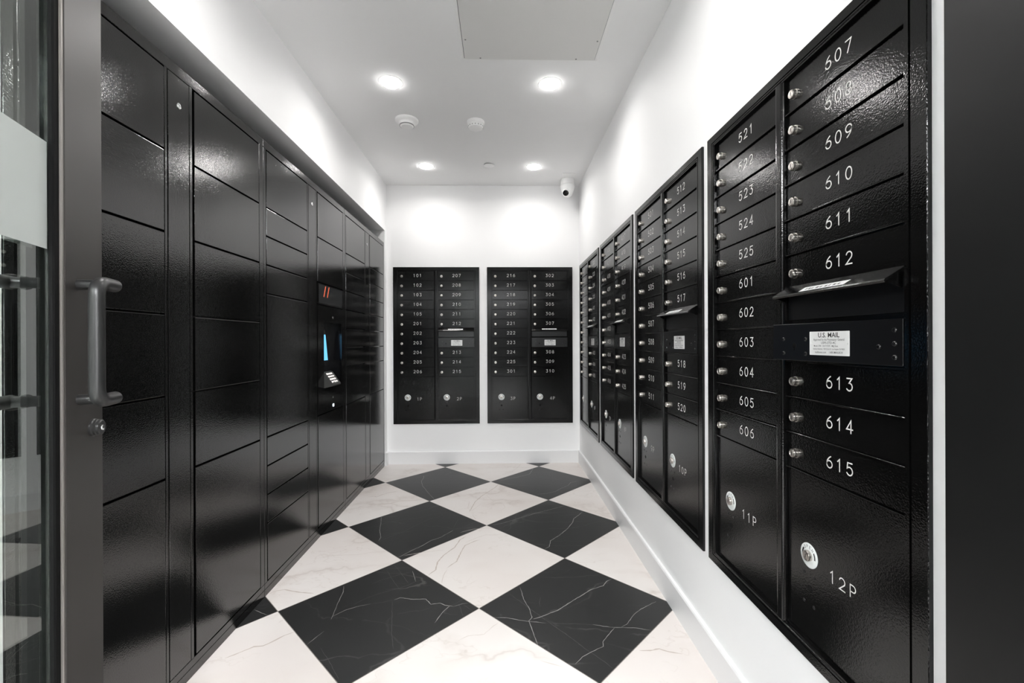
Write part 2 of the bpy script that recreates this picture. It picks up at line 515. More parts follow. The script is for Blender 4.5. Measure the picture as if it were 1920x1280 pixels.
# front wall around the doorway and the lobby behind the camera
bm = bmesh.new()
box(bm, -2.6, -1.05, YF - 0.12, YF, 0, H)
box(bm, -1.05, 0.52, YF - 0.12, YF, 2.26, H)
struct('wall_front', bm, M_WALL, 'white wall around the doorway', 'wall')
bm = bmesh.new()
box(bm, -2.6, -2.5, YO, YF, 0, H); box(bm, 1.5, 1.6, YO, YF, 0, H); 
struct('wall_lobby', bm, M_WALL, 'white walls of the lobby outside the doorway', 'wall')
bm = bmesh.new(); box(bm, -2.6, 1.6, YO - 0.1, YO, 0, H)  # unseen wall, made dark so the end mailboxes mirror nothing bright
struct('wall_lobby_end', bm, M_DARKW, 'unseen lobby end wall kept dark for the mailbox reflections', 'wall')
bm = bmesh.new()
box(bm, 0.5, XR, YF - 0.12, 0.488, 0, H, bev=0.002)
struct('trim_1', bm, M_PIER, 'black satin door surround at the right edge of the doorway', 'door surround')
bm = bmesh.new()
box(bm, -0.47, -0.43, YF - 0.12, YF, 0, 2.23, bev=0.002)
box(bm, -1.05, 0.5, YF - 0.12, YF, 2.23, 2.26, bev=0.002)
box(bm, -1.05, -1.01, YF - 0.12, YF, 0, 2.23, bev=0.002)
struct('trim_2', bm, M_PIER, 'black door frame on the hinge side', 'door frame')
# baseboards with an eased top edge
bt, bh = 0.015, 0.115
prof = [(0, 0), (-bt, 0), (-bt, bh - 0.006), (-bt + 0.004, bh), (0, bh)]
bm = bmesh.new(); prism(bm, [(YB + a, b) for a, b in prof], XLW(YB), XR, 'x')
struct('baseboard_back', bm, M_BASE, 'white baseboard under the end wall', 'baseboard')
bm = bmesh.new(); prism(bm, [(XR + a, b) for a, b in prof], 0.488, YB - bt, 'y')
struct('baseboard_right', bm, M_BASE, 'white baseboard along the right wall', 'baseboard')
bm = bmesh.new(); prism(bm, [(XLW(NB) - a, b) for a, b in prof], NB + 0.001, YB - bt, 'y')
prism(bm, [(XLW(0.4) - a, b) for a, b in prof], YF, NN - 0.001, 'y')
struct('baseboard_left', bm, M_BASE, 'short white baseboard at the end of the lockers', 'baseboard')

# ------------------------------------------------------------------ stroke lettering
def arc(cx, cy, rx, ry, a0, a1, n=16):
    return [(cx + rx * cos(math.radians(a0 + (a1 - a0) * i / n)), cy + ry * sin(math.radians(a0 + (a1 - a0) * i / n))) for i in range(n + 1)]
def bez(a, b, c, d, n=10):
    o = []
    for i in range(n + 1):
        t = i / n; s = 1 - t
        o.append(tuple(s ** 3 * a[j] + 3 * s * s * t * b[j] + 3 * s * t * t * c[j] + t ** 3 * d[j] for j in (0, 1)))
    return o
six = bez((.47, 1), (.22, .86), (.0, .62), (.0, .31)) + arc(.31, .31, .31, .31, 180, 540, 24)[1:]
GL = {
    '0': [arc(.31, .5, .31, .5, 0, 360, 28)],
    '1': [[(.13, .80), (.34, 1), (.34, 0)]],
    '2': [arc(.31, .70, .29, .30, 165, -35, 14) + [(.0, .0), (.62, .0)]],
    '3': [[(.04, 1), (.57, 1), (.28, .62)] + arc(.29, .31, .31, .31, 85, -145, 16)],
    '4': [[(.45, 0), (.45, 1), (0, .30), (.63, .30)]],
    '5': [[(.56, 1), (.10, 1), (.05, .55)] + arc(.29, .33, .31, .33, 135, -150, 18)],
    '6': [six],
    '7': [[(0, 1), (.60, 1), (.22, 0)]],
    '8': [arc(.31, .76, .24, .24, 0, 360, 20), arc(.31, .26, .30, .26, 0, 360, 24)],
    '9': [[(.62 - x, 1 - y) for x, y in six]],
    'P': [[(.05, 0), (.05, 1), (.34, 1)] + arc(.34, .73, .26, .27, 90, -90, 12)[1:] + [(.05, .46)]],
    'O': [arc(.31, .5, .34, .5, 0, 360, 20)],
    'E': [[(.56, 1), (.05, 1), (.05, 0), (.56, 0)], [(.05, .5), (.48, .5)]],
    'N': [[(.02, 0), (.02, 1), (.60, 0), (.60, 1)]],
}
def stroke(bm, pts, wd, f):
    n = len(pts)
    closed = (abs(pts[0][0] - pts[-1][0]) < 1e-6 and abs(pts[0][1] - pts[-1][1]) < 1e-6)
    P = [Vector(p) for p in pts]
    L, R = [], []
    for i in range(n):
        if closed:
            a = P[i - 1] if i > 0 else P[-2]
            c = P[i + 1] if i < n - 1 else P[1]
        else:
            a = P[i - 1] if i > 0 else None
            c = P[i + 1] if i < n - 1 else None
        d1 = (P[i] - a).normalized() if a is not None else None
        d2 = (c - P[i]).normalized() if c is not None else None
        if d1 is None: d1 = d2
        if d2 is None: d2 = d1
        n1 = Vector((-d1.y, d1.x)); n2 = Vector((-d2.y, d2.x))
        m = (n1 + n2)
        m = m.normalized() if m.length > 1e-4 else n1
        s = wd / 2 / max(0.35, m.dot(n1))
        e = Vector((0, 0))
        if not closed and i == 0: e = -d1 * wd * 0.4
        if not closed and i == n - 1: e = d1 * wd * 0.4
        L.append(bm.verts.new(f(*(P[i] + m * s + e)))); R.append(bm.verts.new(f(*(P[i] - m * s + e))))
    for i in range(n - 1):
        bm.faces.new((R[i], R[i + 1], L[i + 1], L[i]))

def text_mesh(txt, h, pitch, wd):
    """text centred on origin in the xz plane, facing -y"""
    bm = bmesh.new()
    tot = (len(txt) - 1) * pitch
    for i, ch in enumerate(txt):
        x0 = -tot / 2 + i * pitch - .31 * h
        for st in GL[ch]:
            stroke(bm, st, wd / h, lambda x, y: (x0 + x * h, 0, (y - .5) * h))
    me = bpy.data.meshes.new('door_number')
    bm.normal_update(); bm.to_mesh(me); bm.free()
    me.materials.append(M_NUM)
    return me

def print_lines(lines, name, parent, m):
    """printed text with the built-in face; lines = (text, centre x, centre z, height, squeeze)"""
    bm = bmesh.new()
    for (t, x, z, h, sq, y) in lines:
        cu = bpy.data.curves.new('t', 'FONT')
        cu.body = t; cu.align_x = 'CENTER'; cu.align_y = 'CENTER'; cu.size = h * 1.4; cu.resolution_u = 2
        cu.offset = h * (.018 if h > .008 else .006)
        o = link(bpy.data.objects.new('t', cu))
        C.view_layer.update()
        me = bpy.data.meshes.new_from_object(o.evaluated_get(C.evaluated_depsgraph_get()))
        b2 = bmesh.new(); b2.from_mesh(me)
        vm = {}
        for v in b2.verts:
            vm[v.index] = bm.verts.new((x + v.co.x * sq, y, z + v.co.y))
        for f in b2.faces:
            try: bm.faces.new([vm[v.index] for v in f.verts])
            except ValueError: pass
        b2.free()
        bpy.data.objects.remove(o); bpy.data.meshes.remove(me); bpy.data.curves.remove(cu)
    return finish(name, bm, m, parent)

# ------------------------------------------------------------------ mailbox banks
UW, UH = 0.7906, 1.4415
FH = 0.0085
CO1, CO2 = (0.048, 0.3745), (0.4125, 0.7405)
def zt(d): return UH - d                            # from distance below the top
def ROW(k): return 0.0345 + 0.0885 * k              # lower edge of row k (k=1..11), from top

def mesh_of(builder, mats, smooth=False):
    bm = bmesh.new(); builder(bm)
    me = bpy.data.meshes.new('m'); bm.normal_update(); bm.to_mesh(me); bm.free()
    for m in mats: me.materials.append(m)
    if smooth:
        me.shade_smooth(); me.set_sharp_from_angle(angle=math.radians(35))
    return me

def b_frame(bm):
    pf = [(0, -0.0005), (0, .0072), (.0012, FH), (.0300, FH), (.0306, .0055), (.0338, .0055), (.0345, FH), (.0385, FH), (.0405, .0062), (.0455, .0062), (.0462, -.0060), ]
    rings = []
    for ins, h in pf:
        # right and left side trims are 6 mm wider outside the groove
        rings.append([bm.verts.new(p) for p in ((ins, -h, ins * .82), (UW - ins, -h, ins * .82), (UW - ins, -h, UH - ins * .75), (ins, -h, UH - ins * .75))])
    for a, b in zip(rings, rings[1:]):
        for i in range(4):
            j = (i + 1) % 4
            bm.faces.new((a[i], a[j], b[j], b[i]))
    # middle bar, rails between the doors, backing
    prism(bm, [(.3755, .006), (.3755, -.0045), (.3800, -.0052), (.3815, -.0078), (.3850, -FH), (.4005, -FH), (.4040, -.0078), (.4055, -.0052), (.4105, -.0045), (.4105, .006)], .036, UH - .033, 'z')
    box(bm, .040, UW - .040, .0051, .0400, .034, UH - .031)
    for (a, b) in (CO1, CO2):
        for kx in range(1, 12):
            if b > .5 and kx in (7,):
                continue
            z = zt(ROW(kx))
            box(bm, a - .002, b + .002, -.0030, .0055, z - .0020, z + .0016, bev=.0007)
FRAME = mesh_of(b_frame, [M_MAIL])

def b_door(wd, hh):
    def f(bm): box(bm, 0, wd, -.0030, -.0009, 0, hh, bev=.0009, seg=2)
    return f
DH = 0.0885 - 0.0070
DOORS = [mesh_of(b_door(c[1] - c[0] - .004, DH), [M_MAIL]) for c in (CO1, CO2)]
PZ0, PZ1 = 1.0105, 1.3990
PDOORS = [mesh_of(b_door(c[1] - c[0] - .004, PZ1 - PZ0), [M_MAIL]) for c in (CO1, CO2)]
RY = Matrix.Rotation(PI / 2, 4, 'X')                # local z -> -y (out of the wall)
def b_lock(bm):
    lathe(bm, [(.0118, 0), (.0118, .0030), (.0108, .0034), (.0106, .0105), (.0098, .0120), (.0078, .0124), (.0074, .0116), (.0068, .0116), (.0064, .0124), (0, .0124)], 26, RY)
    box(bm, -.0008, .0008, -.0128, -.0123, -.0042, .0042, mi=1)
LOCK = mesh_of(b_lock, [M_NICK, M_INK], True)
def b_plock(bm):
    lathe(bm, [(.0285, 0), (.0285, .0012), (.0278, .0016), (.0125, .0016)], 36, RY, 0)
    lathe(bm, [(.0125, .0016), (.0125, .0070), (.0115, .0092), (.0085, .0100), (0, .0100)], 24, RY, 1)
    box(bm, -.0010, .0010, -.0104, -.0099, -.0045, .0045, mi=2)
    # OPEN around the top and two turn arrows
    for i, ch in enumerate('OPEN'):
        a = math.radians(128 - i * 25)
        cx, cz = .0208 * cos(a), .0208 * sin(a)
        ca, sa = cos(a - PI / 2), sin(a - PI / 2)
        n0 = len(bm.faces)
        for st in GL[ch]:
            def f(x, y):
                lx, lz = (x - .31) * .0066, (y - .5) * .0066
                return (cx + lx * ca - lz * sa, -.0018, cz + lx * sa + lz * ca)
            stroke(bm, st, .14, f)
        bm.faces.ensure_lookup_table()
        for q in range(n0, len(bm.faces)): bm.faces[q].material_index = 2
    n0 = len(bm.faces)
    for s in (1, -1):
        stroke(bm, [(s * .0205 * cos(math.radians(t)), .0205 * sin(math.radians(t))) for t in (32, 20, 8, -4)], .0042, lambda x, y: (x, -.0018, y))
    bm.faces.ensure_lookup_table()
    for q in range(n0, len(bm.faces)): bm.faces[q].material_index = 2
PLOCK = mesh_of(b_plock, [M_DISC, M_NICK, M_INK], True)
def b_holes(bm):
    lathe(bm, [(.0042, 0), (.0038, .0009), (0, .0011)], 14, RY, 0)
def b_khole(bm):
    lathe(bm, [(.0075, 0), (.0073, .0004), (0, .0004)], 20, Matrix.Translation((.001, 0, -.077)) @ RY, 1)
HOLES = mesh_of(b_holes, [M_MAILS]); KHOLE = mesh_of(b_khole, [M_DARK, M_DARK])
def b_hood(bm):
    a, b = CO2
    # sloping lid, drip lip, underside
    prism(bm, [(.0050, zt(.5548)), (-.0360, zt(.5800)), (-.0385, zt(.5835)), (-.0360, zt(.5870)), (-.0325, zt(.5840)), (.0050, zt(.5605))], a + .001, b - .001, 'x')
    for x0, x1 in ((a + .001, a + .004), (b - .004, b - .001)):
        prism(bm, [(-.0035, zt(.5660)), (-.0335, zt(.5840)), (-.0060, zt(.5960)), (-.0035, zt(.5960))], x0, x1, 'x')
HOOD = mesh_of(b_hood, [M_MAIL])
def b_stick(bm):
    n = Vector((0, -.0200, .0325)).normalized() * .0006
    def at(x, t): return (x, -.0035 - .0325 * t + n.y, zt(.5600) - .0200 * t + n.z)
    v = [bm.verts.new(at(x, t)) for x, t in ((.505, .93), (.640, .93), (.640, .42), (.505, .42))]
    bm.faces.new(v)
    for x, wd in ((.52, .004), (.53, .006), (.54, .004), (.553, .008), (.566, .005), (.58, .006), (.592, .004), (.604, .007), (.617, .005)):
        f = bm.faces.new([bm.verts.new((p[0], p[1] + n.y * .4, p[2] + n.z * .4)) for p in (at(x, .80), at(x + wd, .80), at(x + wd, .62), at(x, .62))])
        f.material_index = 1
STICK = mesh_of(b_stick, [M_STICK, M_INK])
def b_blank(bm):
    box(bm, CO2[0] + .002, CO2[1] - .002, -.0026, -.0009, zt(.6400), zt(.5620), bev=.0006)
BLANK = mesh_of(b_blank, [M_MAILS])
def b_panel(bm):
    box(bm, .4115, CO2[1] + .0015, -.0064, .0055, zt(.7380), zt(.6520), bev=.0006)
    for x, z in ((.4480, .688), (.4480, .7215), (.5175, .688), (.5175, .7215), (.6960, .7035), (.7270, .6725), (.7270, .6975), (.7270, .7225)):
        lathe(bm, [(.0048, 0), (.0046, .0012), (.0032, .0025), (0, .0029)], 18, Matrix.Translation((x, -.0064, zt(z))) @ RY, 0)
    lathe(bm, [(.0062, 0), (.0060, .0003), (0, .0003)], 20, Matrix.Translation((.4825, -.0064, zt(.703))) @ RY, 1)
    box(bm, .4808, .4842, -.0067, -.0063, zt(.7145), zt(.704), mi=1)
PANEL = mesh_of(b_panel, [M_MAILS, M_DARK], True)
def b_plate(bm):
    box(bm, .5300, .6330, -.0074, -.0064, zt(.7235), zt(.6715), bev=.0009)
    for x in (.5350, .6280):
        lathe(bm, [(.0022, 0), (.0018, .0008), (0, .001)], 12, Matrix.Translation((x, -.0074, zt(.6975))) @ RY)
PLATE = mesh_of(b_plate, [M_PLATE])
PTEXT = None

def mailbox_bank(label, loc, rz, col1, col2, parc, near):
    global PTEXT
    t = thing('mailbox_bank', label, 'mailboxes', loc, rz, None)
    inst('frame', FRAME, t)
    pitch, hh = 0.0285, 0.0256
    def door(num, c, kx, ci):
        z = zt(ROW(kx)) + .0030
        d = inst('mailbox_door', DOORS[ci], t, (c[0] + .002, .006, z))
        d['label'] = 'small black mailbox door numbered ' + num
        inst('lock', LOCK, d, (.0765 - .050 if ci == 0 else .4425 - .4145, -.003, DH / 2 - .0045))
        me = text_mesh(num, hh, pitch, .0027)
        inst('door_number', me, d, ((.221 - .050) if ci == 0 else (.581 - .4145), -.0034, DH / 2 + .0035))
    for i, n in enumerate(col1):
        door(str(n), CO1, i + 1, 0)
    for i, n in enumerate(col2):
        door(str(n), CO2, i + 1 if i < 6 else i + 3, 1)
    inst('slot_panel', BLANK, t, (0, .006, 0))
    h = inst('mail_slot_hood', HOOD, t)
    s = inst('sticker', STICK, h); s['label'] = 'white sticker on the hood'
    p = inst('lock_panel', PANEL, t)
    if near == 2:      # on the nearest bank this panel stands slightly ajar
        th = .09; px_ = CO2[1]
        p.rotation_euler = (0, 0, th); p.location = (px_ - px_ * cos(th), -px_ * sin(th), 0)
        p['label'] = 'lock panel standing slightly ajar'
    pl = inst('name_plate', PLATE, p); pl['label'] = 'silver U.S. MAIL plate'
    if PTEXT is None:
        y = -.00765
        o = print_lines([('U.S. MAIL', .5815, zt(.6800), .0105, .94, y), ('Approved by the Postmaster General', .5815, zt(.6895), .0050, .76, y),
                         ('USPS-STD-4C', .5815, zt(.6965), .0048, 1.0, y), ('Model 3700   S/N 717275   Mfg Date', .5740, zt(.7032), .0036, .84, y),
                         ('Salsbury Industries  1010 E 62nd St  Los Angeles CA 90001', .5815, zt(.7098), .0034, .72, y),
                         ('mailboxes.com     1-800-MAILBOX', .5815, zt(.7170), .0044, .82, y)], 'plate_lettering', t, M_INK)
        PTEXT = o.data
    else:
        o = inst('plate_lettering', PTEXT, t)
    o.parent = p
    for ci, (c, n) in enumerate(zip((CO1, CO2), parc)):
        z0 = zt(PZ1)
        d = inst('parcel_door', PDOORS[ci], t, (c[0] + .002, .006, z0))
        d['label'] = 'tall black parcel door marked ' + n
        lx, lz = (.130 if ci == 0 else .4870) - c[0] - .002, zt(1.2000) - z0
        inst('lock', PLOCK, d, (lx, -.003, lz))
        inst('key_hole', KHOLE, d, (lx, -.003, lz))
        for qx, qz in ((-.018, -.046), (.015, -.046), (-.018, -.115), (.015, -.115)):
            inst('screw', HOLES, d, (lx + qx, -.003, lz + qz))
        tx = ((.236 if ci == 0 else .603) if len(n) == 2 else (.232 if ci == 0 else .588)) - c[0] - .002
        inst('door_number', text_mesh(n, hh, pitch * (1.0 if len(n) > 2 else .95), .0024), d, (tx, -.0034, zt(1.2130) - z0))
    return t
R = range
mailbox_bank('black mailbox bank 101 to 215 on end wall beside lockers', (-0.9928, YB, 0.3670), 0, list(R(101, 106)) + list(R(201, 207)), list(R(207, 216)), ('1P', '2P'), 0)
mailbox_bank('black mailbox bank 216 to 310 on end wall under the camera', (-0.1310, YB, 0.3672), 0, list(R(216, 226)) + [301], list(R(302, 311)), ('3P', '4P'), 0)
mailbox_bank('farthest black mailbox bank on right wall next to the corner', (XR, 4.0343, 0.3731), -PI / 2, list(R(311, 322)), [322, 323, 324, 325, 401, 402, 403, 404, 405], ('5P', '6P'), 1)
mailbox_bank('black mailbox bank 406 to 425, third nearest on right wall', (XR, 3.1874, 0.3731), -PI / 2, list(R(406, 417)), list(R(417, 426)), ('7P', '8P'), 1)
mailbox_bank('black mailbox bank 501 to 520, second nearest on right wall', (XR, 2.3477, 0.3731), -PI / 2, list(R(501, 512)), list(R(512, 521)), ('9P', '10P'), 1)
mailbox_bank('nearest black mailbox bank 521 to 615 on right wall', (XR, 1.5150, 0.3731), -PI / 2, list(R(521, 526)) + list(R(601, 607)), list(R(607, 616)), ('11P', '12P'), 2)

# ------------------------------------------------------------------ parcel lockers
LW, LT = 1.0220, 2.019
def LZ(q): return 0.0605 + 0.1280 * q
S1, S2, S3 = (0.028, 0.4455), (0.462, 0.557), (0.583, 0.988)
RX0, RX1 = 2.640 - (0.9475 + LW), 2.936 - (0.9475 + LW)      # console recess
RZ0, RZ1 = 0.852, 1.243
def b_lframe(bm, hole=False):
    e = .0006
    D = .60
    if hole:
        box(bm, .001, LW - .001, .10, D, .032, LT)
        e_ = .004
        box(bm, .001, RX0 - e_, .016, .10, .032, LT); box(bm, RX1 + e_, LW - .001, .016, .10, .032, LT)
        box(bm, RX0 - e_, RX1 + e_, .016, .10, .032, RZ0 - e_); box(bm, RX0 - e_, RX1 + e_, .016, .10, RZ1 + e_, LT)
    else:
        box(bm, .001, LW - .001, .016, D, .032, LT)                     # carcass behind the doors
    def fb(x0, x1, z0, z1): box(bm, x0, x1, 0, .017, z0, z1, bev=.0010)
    fb(.001, LW - .001, 1.9835, LT)                                     # top rail
    fb(.001, LW - .001, .0335, .0590)                                   # bottom rail
    fb(.001, .0215, .059, 1.9835); fb(.4480, .4590, .059, 1.9835)
    fb(.5590, .5720, .059, 1.9835); fb(.9905, LW - .001, .059, 1.9835)
    box(bm, .001, LW - .001, .001, D, 0.0, .0315, bev=.0008)            # plinth
    box(bm, .004, LW - .004, .004, D - .01, .030, .036, mi=1)
LFRAME = mesh_of(b_lframe, [M_LOCK, M_DARK])
LFRAMEH = mesh_of(lambda bm: b_lframe(bm, True), [M_LOCK, M_DARK])
def b_back(bm):
    box(bm, .0215, S3[0] - .004, .0155, .0163, .060, 1.983); box(bm, S3[0] - .004, .9905, .0155, .0163, .060, RZ0 - .02); box(bm, S3[0] - .004, .9905, .0155, .0163, RZ1 + .02, 1.983)
LBACK = mesh_of(b_back, [M_DARK])
def b_strip(bm):
    box(bm, S2[0] + .001, S2[1], 0, .015, .0605, 1.9815, bev=.0012)
STRIP = mesh_of(b_strip, [M_LOCK])
def b_slock(bm):
    lathe(bm, [(.0095, 0), (.0092, .0015), (.0070, .0024), (.0035, .0026), (.0035, .0012), (0, .0012)], 22, RY)
    box(bm, -.0013, .0013, -.0036, -.0020, -.006, .006, bev=.0003)
SLOCK = mesh_of(b_slock, [M_CHROME], True)
ldc = {}
def locker_door(par, s, q0, q1, name='locker_door'):
    key = (round(s[1] - s[0], 4), q1 - q0)
    g0 = .0030
    z0, z1 = LZ(q0) + g0, LZ(q1) - g0
    if key not in ldc:
        wd, hh = s[1] - s[0], z1 - z0
        ldc[key] = mesh_of(lambda bm: box(bm, 0, wd, 0, .015, 0, hh, bev=.0014, seg=2), [M_LOCK])
    return inst(name, ldc[key], par, (s[0], 0, z0))
def tower(label, y0, rows1, rows2):
    X = -1.0575 + TILT * (4 - y0)
    t = thing('parcel_locker', label, 'parcel lockers', (X, y0, 0), PI / 2 + TILT)
    inst('cabinet', LFRAMEH if 'console' in label else LFRAME, t)
    inst('inner_liner', LBACK, t)
    st = inst('lock_strip', STRIP, t)
    l = inst('lock', SLOCK, st, (.5095, 0, 1.890)); l['label'] = 'small chrome lock'
    for s, rows in ((S1, rows1), (S3, rows2)):
        for a, b in zip(rows, rows[1:]):
            if isinstance(b, tuple): continue
            locker_door(t, s, a, b)
    return t
YA = 0.9475
tower('nearest black parcel locker tower, of large doors only', YA, [0, 5, 7, 9, 11, 13, 15], [0, 5, 7, 9, 11, 13, 15])
# middle tower: right column holds the console
tb = tower('middle black parcel locker tower with screen and keypad console', YA + LW, [0, 2, 3, 4, 5, 10, 11, 12, 13, 15], [0, 5])
for a, b in ((11, 13), (13, 15)): locker_door(tb, S3, a, b)
tower('farthest black parcel locker tower with many small doors', YA + 2 * LW, [0, 5, 7, 8, 9, 10, 11, 12, 13, 15], [0, 5, 7, 8, 9, 10, 11, 12, 13, 15])
# filler strip between near wall and lockers
bm = bmesh.new()
# header panel above the console
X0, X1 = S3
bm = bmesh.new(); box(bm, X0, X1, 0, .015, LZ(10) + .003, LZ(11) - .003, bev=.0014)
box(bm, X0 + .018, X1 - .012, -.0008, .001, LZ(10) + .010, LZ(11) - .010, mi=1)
sg = finish('header_panel', bm, [M_LOCK, M_HEADER], tb)
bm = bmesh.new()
for a in (.0855, .1380):  # reflection of a monitor, modelled as glowing orange bars
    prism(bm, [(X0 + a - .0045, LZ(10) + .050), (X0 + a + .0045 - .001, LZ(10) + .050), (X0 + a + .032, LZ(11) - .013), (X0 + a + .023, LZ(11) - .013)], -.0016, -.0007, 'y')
tag(finish('reflection_bar', bm, M_BAR, sg), 'two slanted glowing orange bars imitating a reflection')
# console panel with a recess
bm = bmesh.new()
za, zb = LZ(5) + .003, LZ(10) - .003
box(bm, X0, RX0, 0, .015, za, zb, bev=.0012); box(bm, RX1, X1, 0, .015, za, zb, bev=.0012)
box(bm, RX0 - .001, RX1 + .001, .0002, .015, za, RZ0); box(bm, RX0 - .001, RX1 + .001, .0002, .015, RZ1, zb)
pn = finish('console_panel', bm, M_LOCK, tb)
# the recess box sits in the carcass (open front)
def b_rec(bm):
    d = .075
    t = .003
    box(bm, RX0, RX1, d, d + t, RZ0, RZ1); box(bm, RX0 - t, RX0, .014, d + t, RZ0, RZ1); box(bm, RX1, RX1 + t, .014, d + t, RZ0, RZ1)
    box(bm, RX0 - t, RX1 + t, .014, d + t, RZ0 - t, RZ0); box(bm, RX0 - t, RX1 + t, .014, d + t, RZ1, RZ1 + t)
bm = bmesh.new(); b_rec(bm); rc = finish('console_recess', bm, mat('glossy_black_liner', (.006, .006, .007), .12, spec=.7), pn)
def b_scr(bm):
    # tilted display: bottom nearer the front
    def pt(x, z, off): 
        f = (z - 1.00) / .20
        return (x, .050 + .018 * f - off, z)
    xs0, xs1 = RX0 + .020, RX0 + .176
    v = [bm.verts.new(pt(x, z, o)) for o in (0, .0) for x, z in ()]
    A = [bm.verts.new(pt(x, z, 0)) for x, z in ((xs0, 1.00), (xs1, 1.00), (xs1, 1.20), (xs0, 1.20))]
    B = [bm.verts.new(pt(x, z, .006)) for x, z in ((xs0, 1.00), (xs1, 1.00), (xs1, 1.20), (xs0, 1.20))]
    fs = [bm.faces.new(B), bm.faces.new(A[::-1])]
    for i in range(4): fs.append(bm.faces.new((A[i], A[(i + 1) % 4], B[(i + 1) % 4], B[i])))
    bmesh.ops.recalc_face_normals(bm, faces=fs)
    Cc = [bm.verts.new(pt(x, z, .0066)) for x, z in ((xs0 + .006, 1.010), (xs1 - .003, 1.010), (xs1 - .003, 1.170), (xs0 + .006, 1.170))]
    f = bm.faces.new(Cc); f.material_index = 1
bm = bmesh.new(); b_scr(bm); tag(finish('touch_screen', bm, [M_MAILS, M_SCREEN], pn), 'blue lit touch screen')
# keypad wedge
bm = bmesh.new()
kx0, kx1 = RX0 + .002, RX0 + .128
prism(bm, [(.012, .945), (-.002, .9400), (-.052, .8700), (-.050, .862), (-.001, .850), (.012, .850)], kx0, kx1, 'x')
kp = finish('keypad_housing', bm, mat('dark_grey_housing', (.03, .03, .028), .35), pn)
d = Vector((0, -.050, -.070)); nn = Vector((0, -.070, .050)).normalized()
for i in range(4):
    for j in range(4):
        bm = bmesh.new()
        c0 = Vector((kx0 + .022 + j * .0235, -.002, .940)) + d * (.13 + .215 * i) + nn * .0002
        U = Vector((1, 0, 0)) * .0085; V = d.normalized() * .0058
        A = [bm.verts.new(c0 + U * a + V * b) for a, b in ((-1, -1), (1, -1), (1, 1), (-1, 1))]
        B = [bm.verts.new(c0 + U * a * .85 + V * b * .85 + nn * .003) for a, b in ((-1, -1), (1, -1), (1, 1), (-1, 1))]
        fs = [bm.faces.new(B)] + [bm.faces.new((A[q], A[(q + 1) % 4], B[(q + 1) % 4], B[q])) for q in range(4)]
        bmesh.ops.recalc_face_normals(bm, faces=fs)
        finish('key', bm, M_KEY, kp)
def dot(name, yy, zz, r, m, lab):
    bm = bmesh.new(); lathe(bm, [(r, 0), (r * .9, .0015), (0, .002)], 18, Matrix.Translation((yy - (YA + LW), 0, zz)) @ RY)
    tag(finish(name, bm, m, pn, True), lab)
dot('peephole_lens', 2.785, 1.2735, .007, M_CHROME, 'tiny round lens above the screen')
dot('screw', 2.782, .781, .005, M_CHROME, 'tiny screw below the keypad')
bm = bmesh.new(); xx = 2.784 - (YA + LW)
box(bm, xx - .010, xx + .010, -.0015, .001, .722, .739, bev=.002)
tag(finish('indicator_light', bm, M_WHLED, pn), 'glowing white card reader light')

# ------------------------------------------------------------------ glass door standing open on the left
AL = math.radians(-19.0)
E0 = Vector((-0.7071, 0.8000, 0))
dirv = Vector((sin(AL), cos(AL), 0))
DW = 0.95
hinge = E0 - dirv * DW
# local x = from hinge to free edge, local y = away from the viewed face, z up
dr = link(bpy.data.objects.new('door_1', None))
dr.location = hinge
dr.rotation_euler = (0, 0, PI / 2 - AL)             # local +x -> dirv ; local -y -> room side
tag(dr, 'bronze framed glass door standing open with frosted band', 'door', kind='structure')
TH = .045
bm = bmesh.new()
box(bm, DW - .110, DW, 0, TH, .012, 2.215, bev=.0012)
box(bm, 0, .110, 0, TH, .012, 2.215, bev=.0012)
box(bm, .110, DW - .110, 0, TH, 2.105, 2.215, bev=.0012)
box(bm, .110, DW - .110, 0, TH, .012, .262, bev=.0012)
finish('door_frame', bm, M_DOOR, dr)
bm = bmesh.new()
for y0, y1 in ((.0012, .010),):
    box(bm, DW - .1145, DW - .1095, y0, y1, .262, 2.105, bev=.0008); box(bm, .1095, .1145, y0, y1, .262, 2.105, bev=.0008)
    box(bm, .1145, DW - .1145, y0, y1, 2.100, 2.1055); box(bm, .1145, DW - .1145, y0, y1, .2615, .267)
finish('glazing_bead', bm, M_BEAD, dr)
bm = bmesh.new()
for y0, y1 in ((.004, .0118), (.0212, TH - .0012)):
    box(bm, DW - .1285, DW - .1140, y0, y1, .266, 2.101, bev=.002); box(bm, .1140, .1285, y0, y1, .266, 2.101, bev=.002)
finish('gasket', bm, M_RUB, dr)
bm = bmesh.new(); box(bm, .112, DW - .112, .0125, .0205, .264, 2.103)
pane = finish('glass_pane', bm, M_GLASS, dr)
bm = bmesh.new(); box(bm, .1285, DW - .1285, .0118, .0124, 1.2643, 1.4233)
tag(finish('frosted_band', bm, M_FROST, pane), 'pale frosted band')
# offset pulls on both faces
def pull(sgn, y0):
    bm = bmesh.new()
    x = DW - .0745; p = .043; L = .046; zt_, zb_ = 1.2185, 1.0325
    Y = lambda d: y0 - sgn * d
    for z in (zt_, zb_):
        tube(bm, [(x, Y(-.001), z), (x, Y(p - .004), z)], .0085, 20)
    path = [(x + .010, Y(p), zt_), (x - L, Y(p), zt_), (x - L, Y(p), zb_), (x + .010, Y(p), zb_)]
    tube(bm, rounded(path, .024, 8), .0104, 24)
    return finish('pull_handle', bm, M_PULL, dr, True)
pull(1, 0)
pull(-1, TH)
bm = bmesh.new()
lathe(bm, [(.0150, -.001), (.0150, .0030), (.0138, .0045), (.0140, .0075), (.0128, .0085), (.0126, .0120), (.0110, .0135), (0, .0135)], 30, Matrix.Translation((DW - .0330, 0, .9800)) @ RY)
lk = finish('lock_cylinder', bm, M_PULL, dr, True)
bm = bmesh.new()
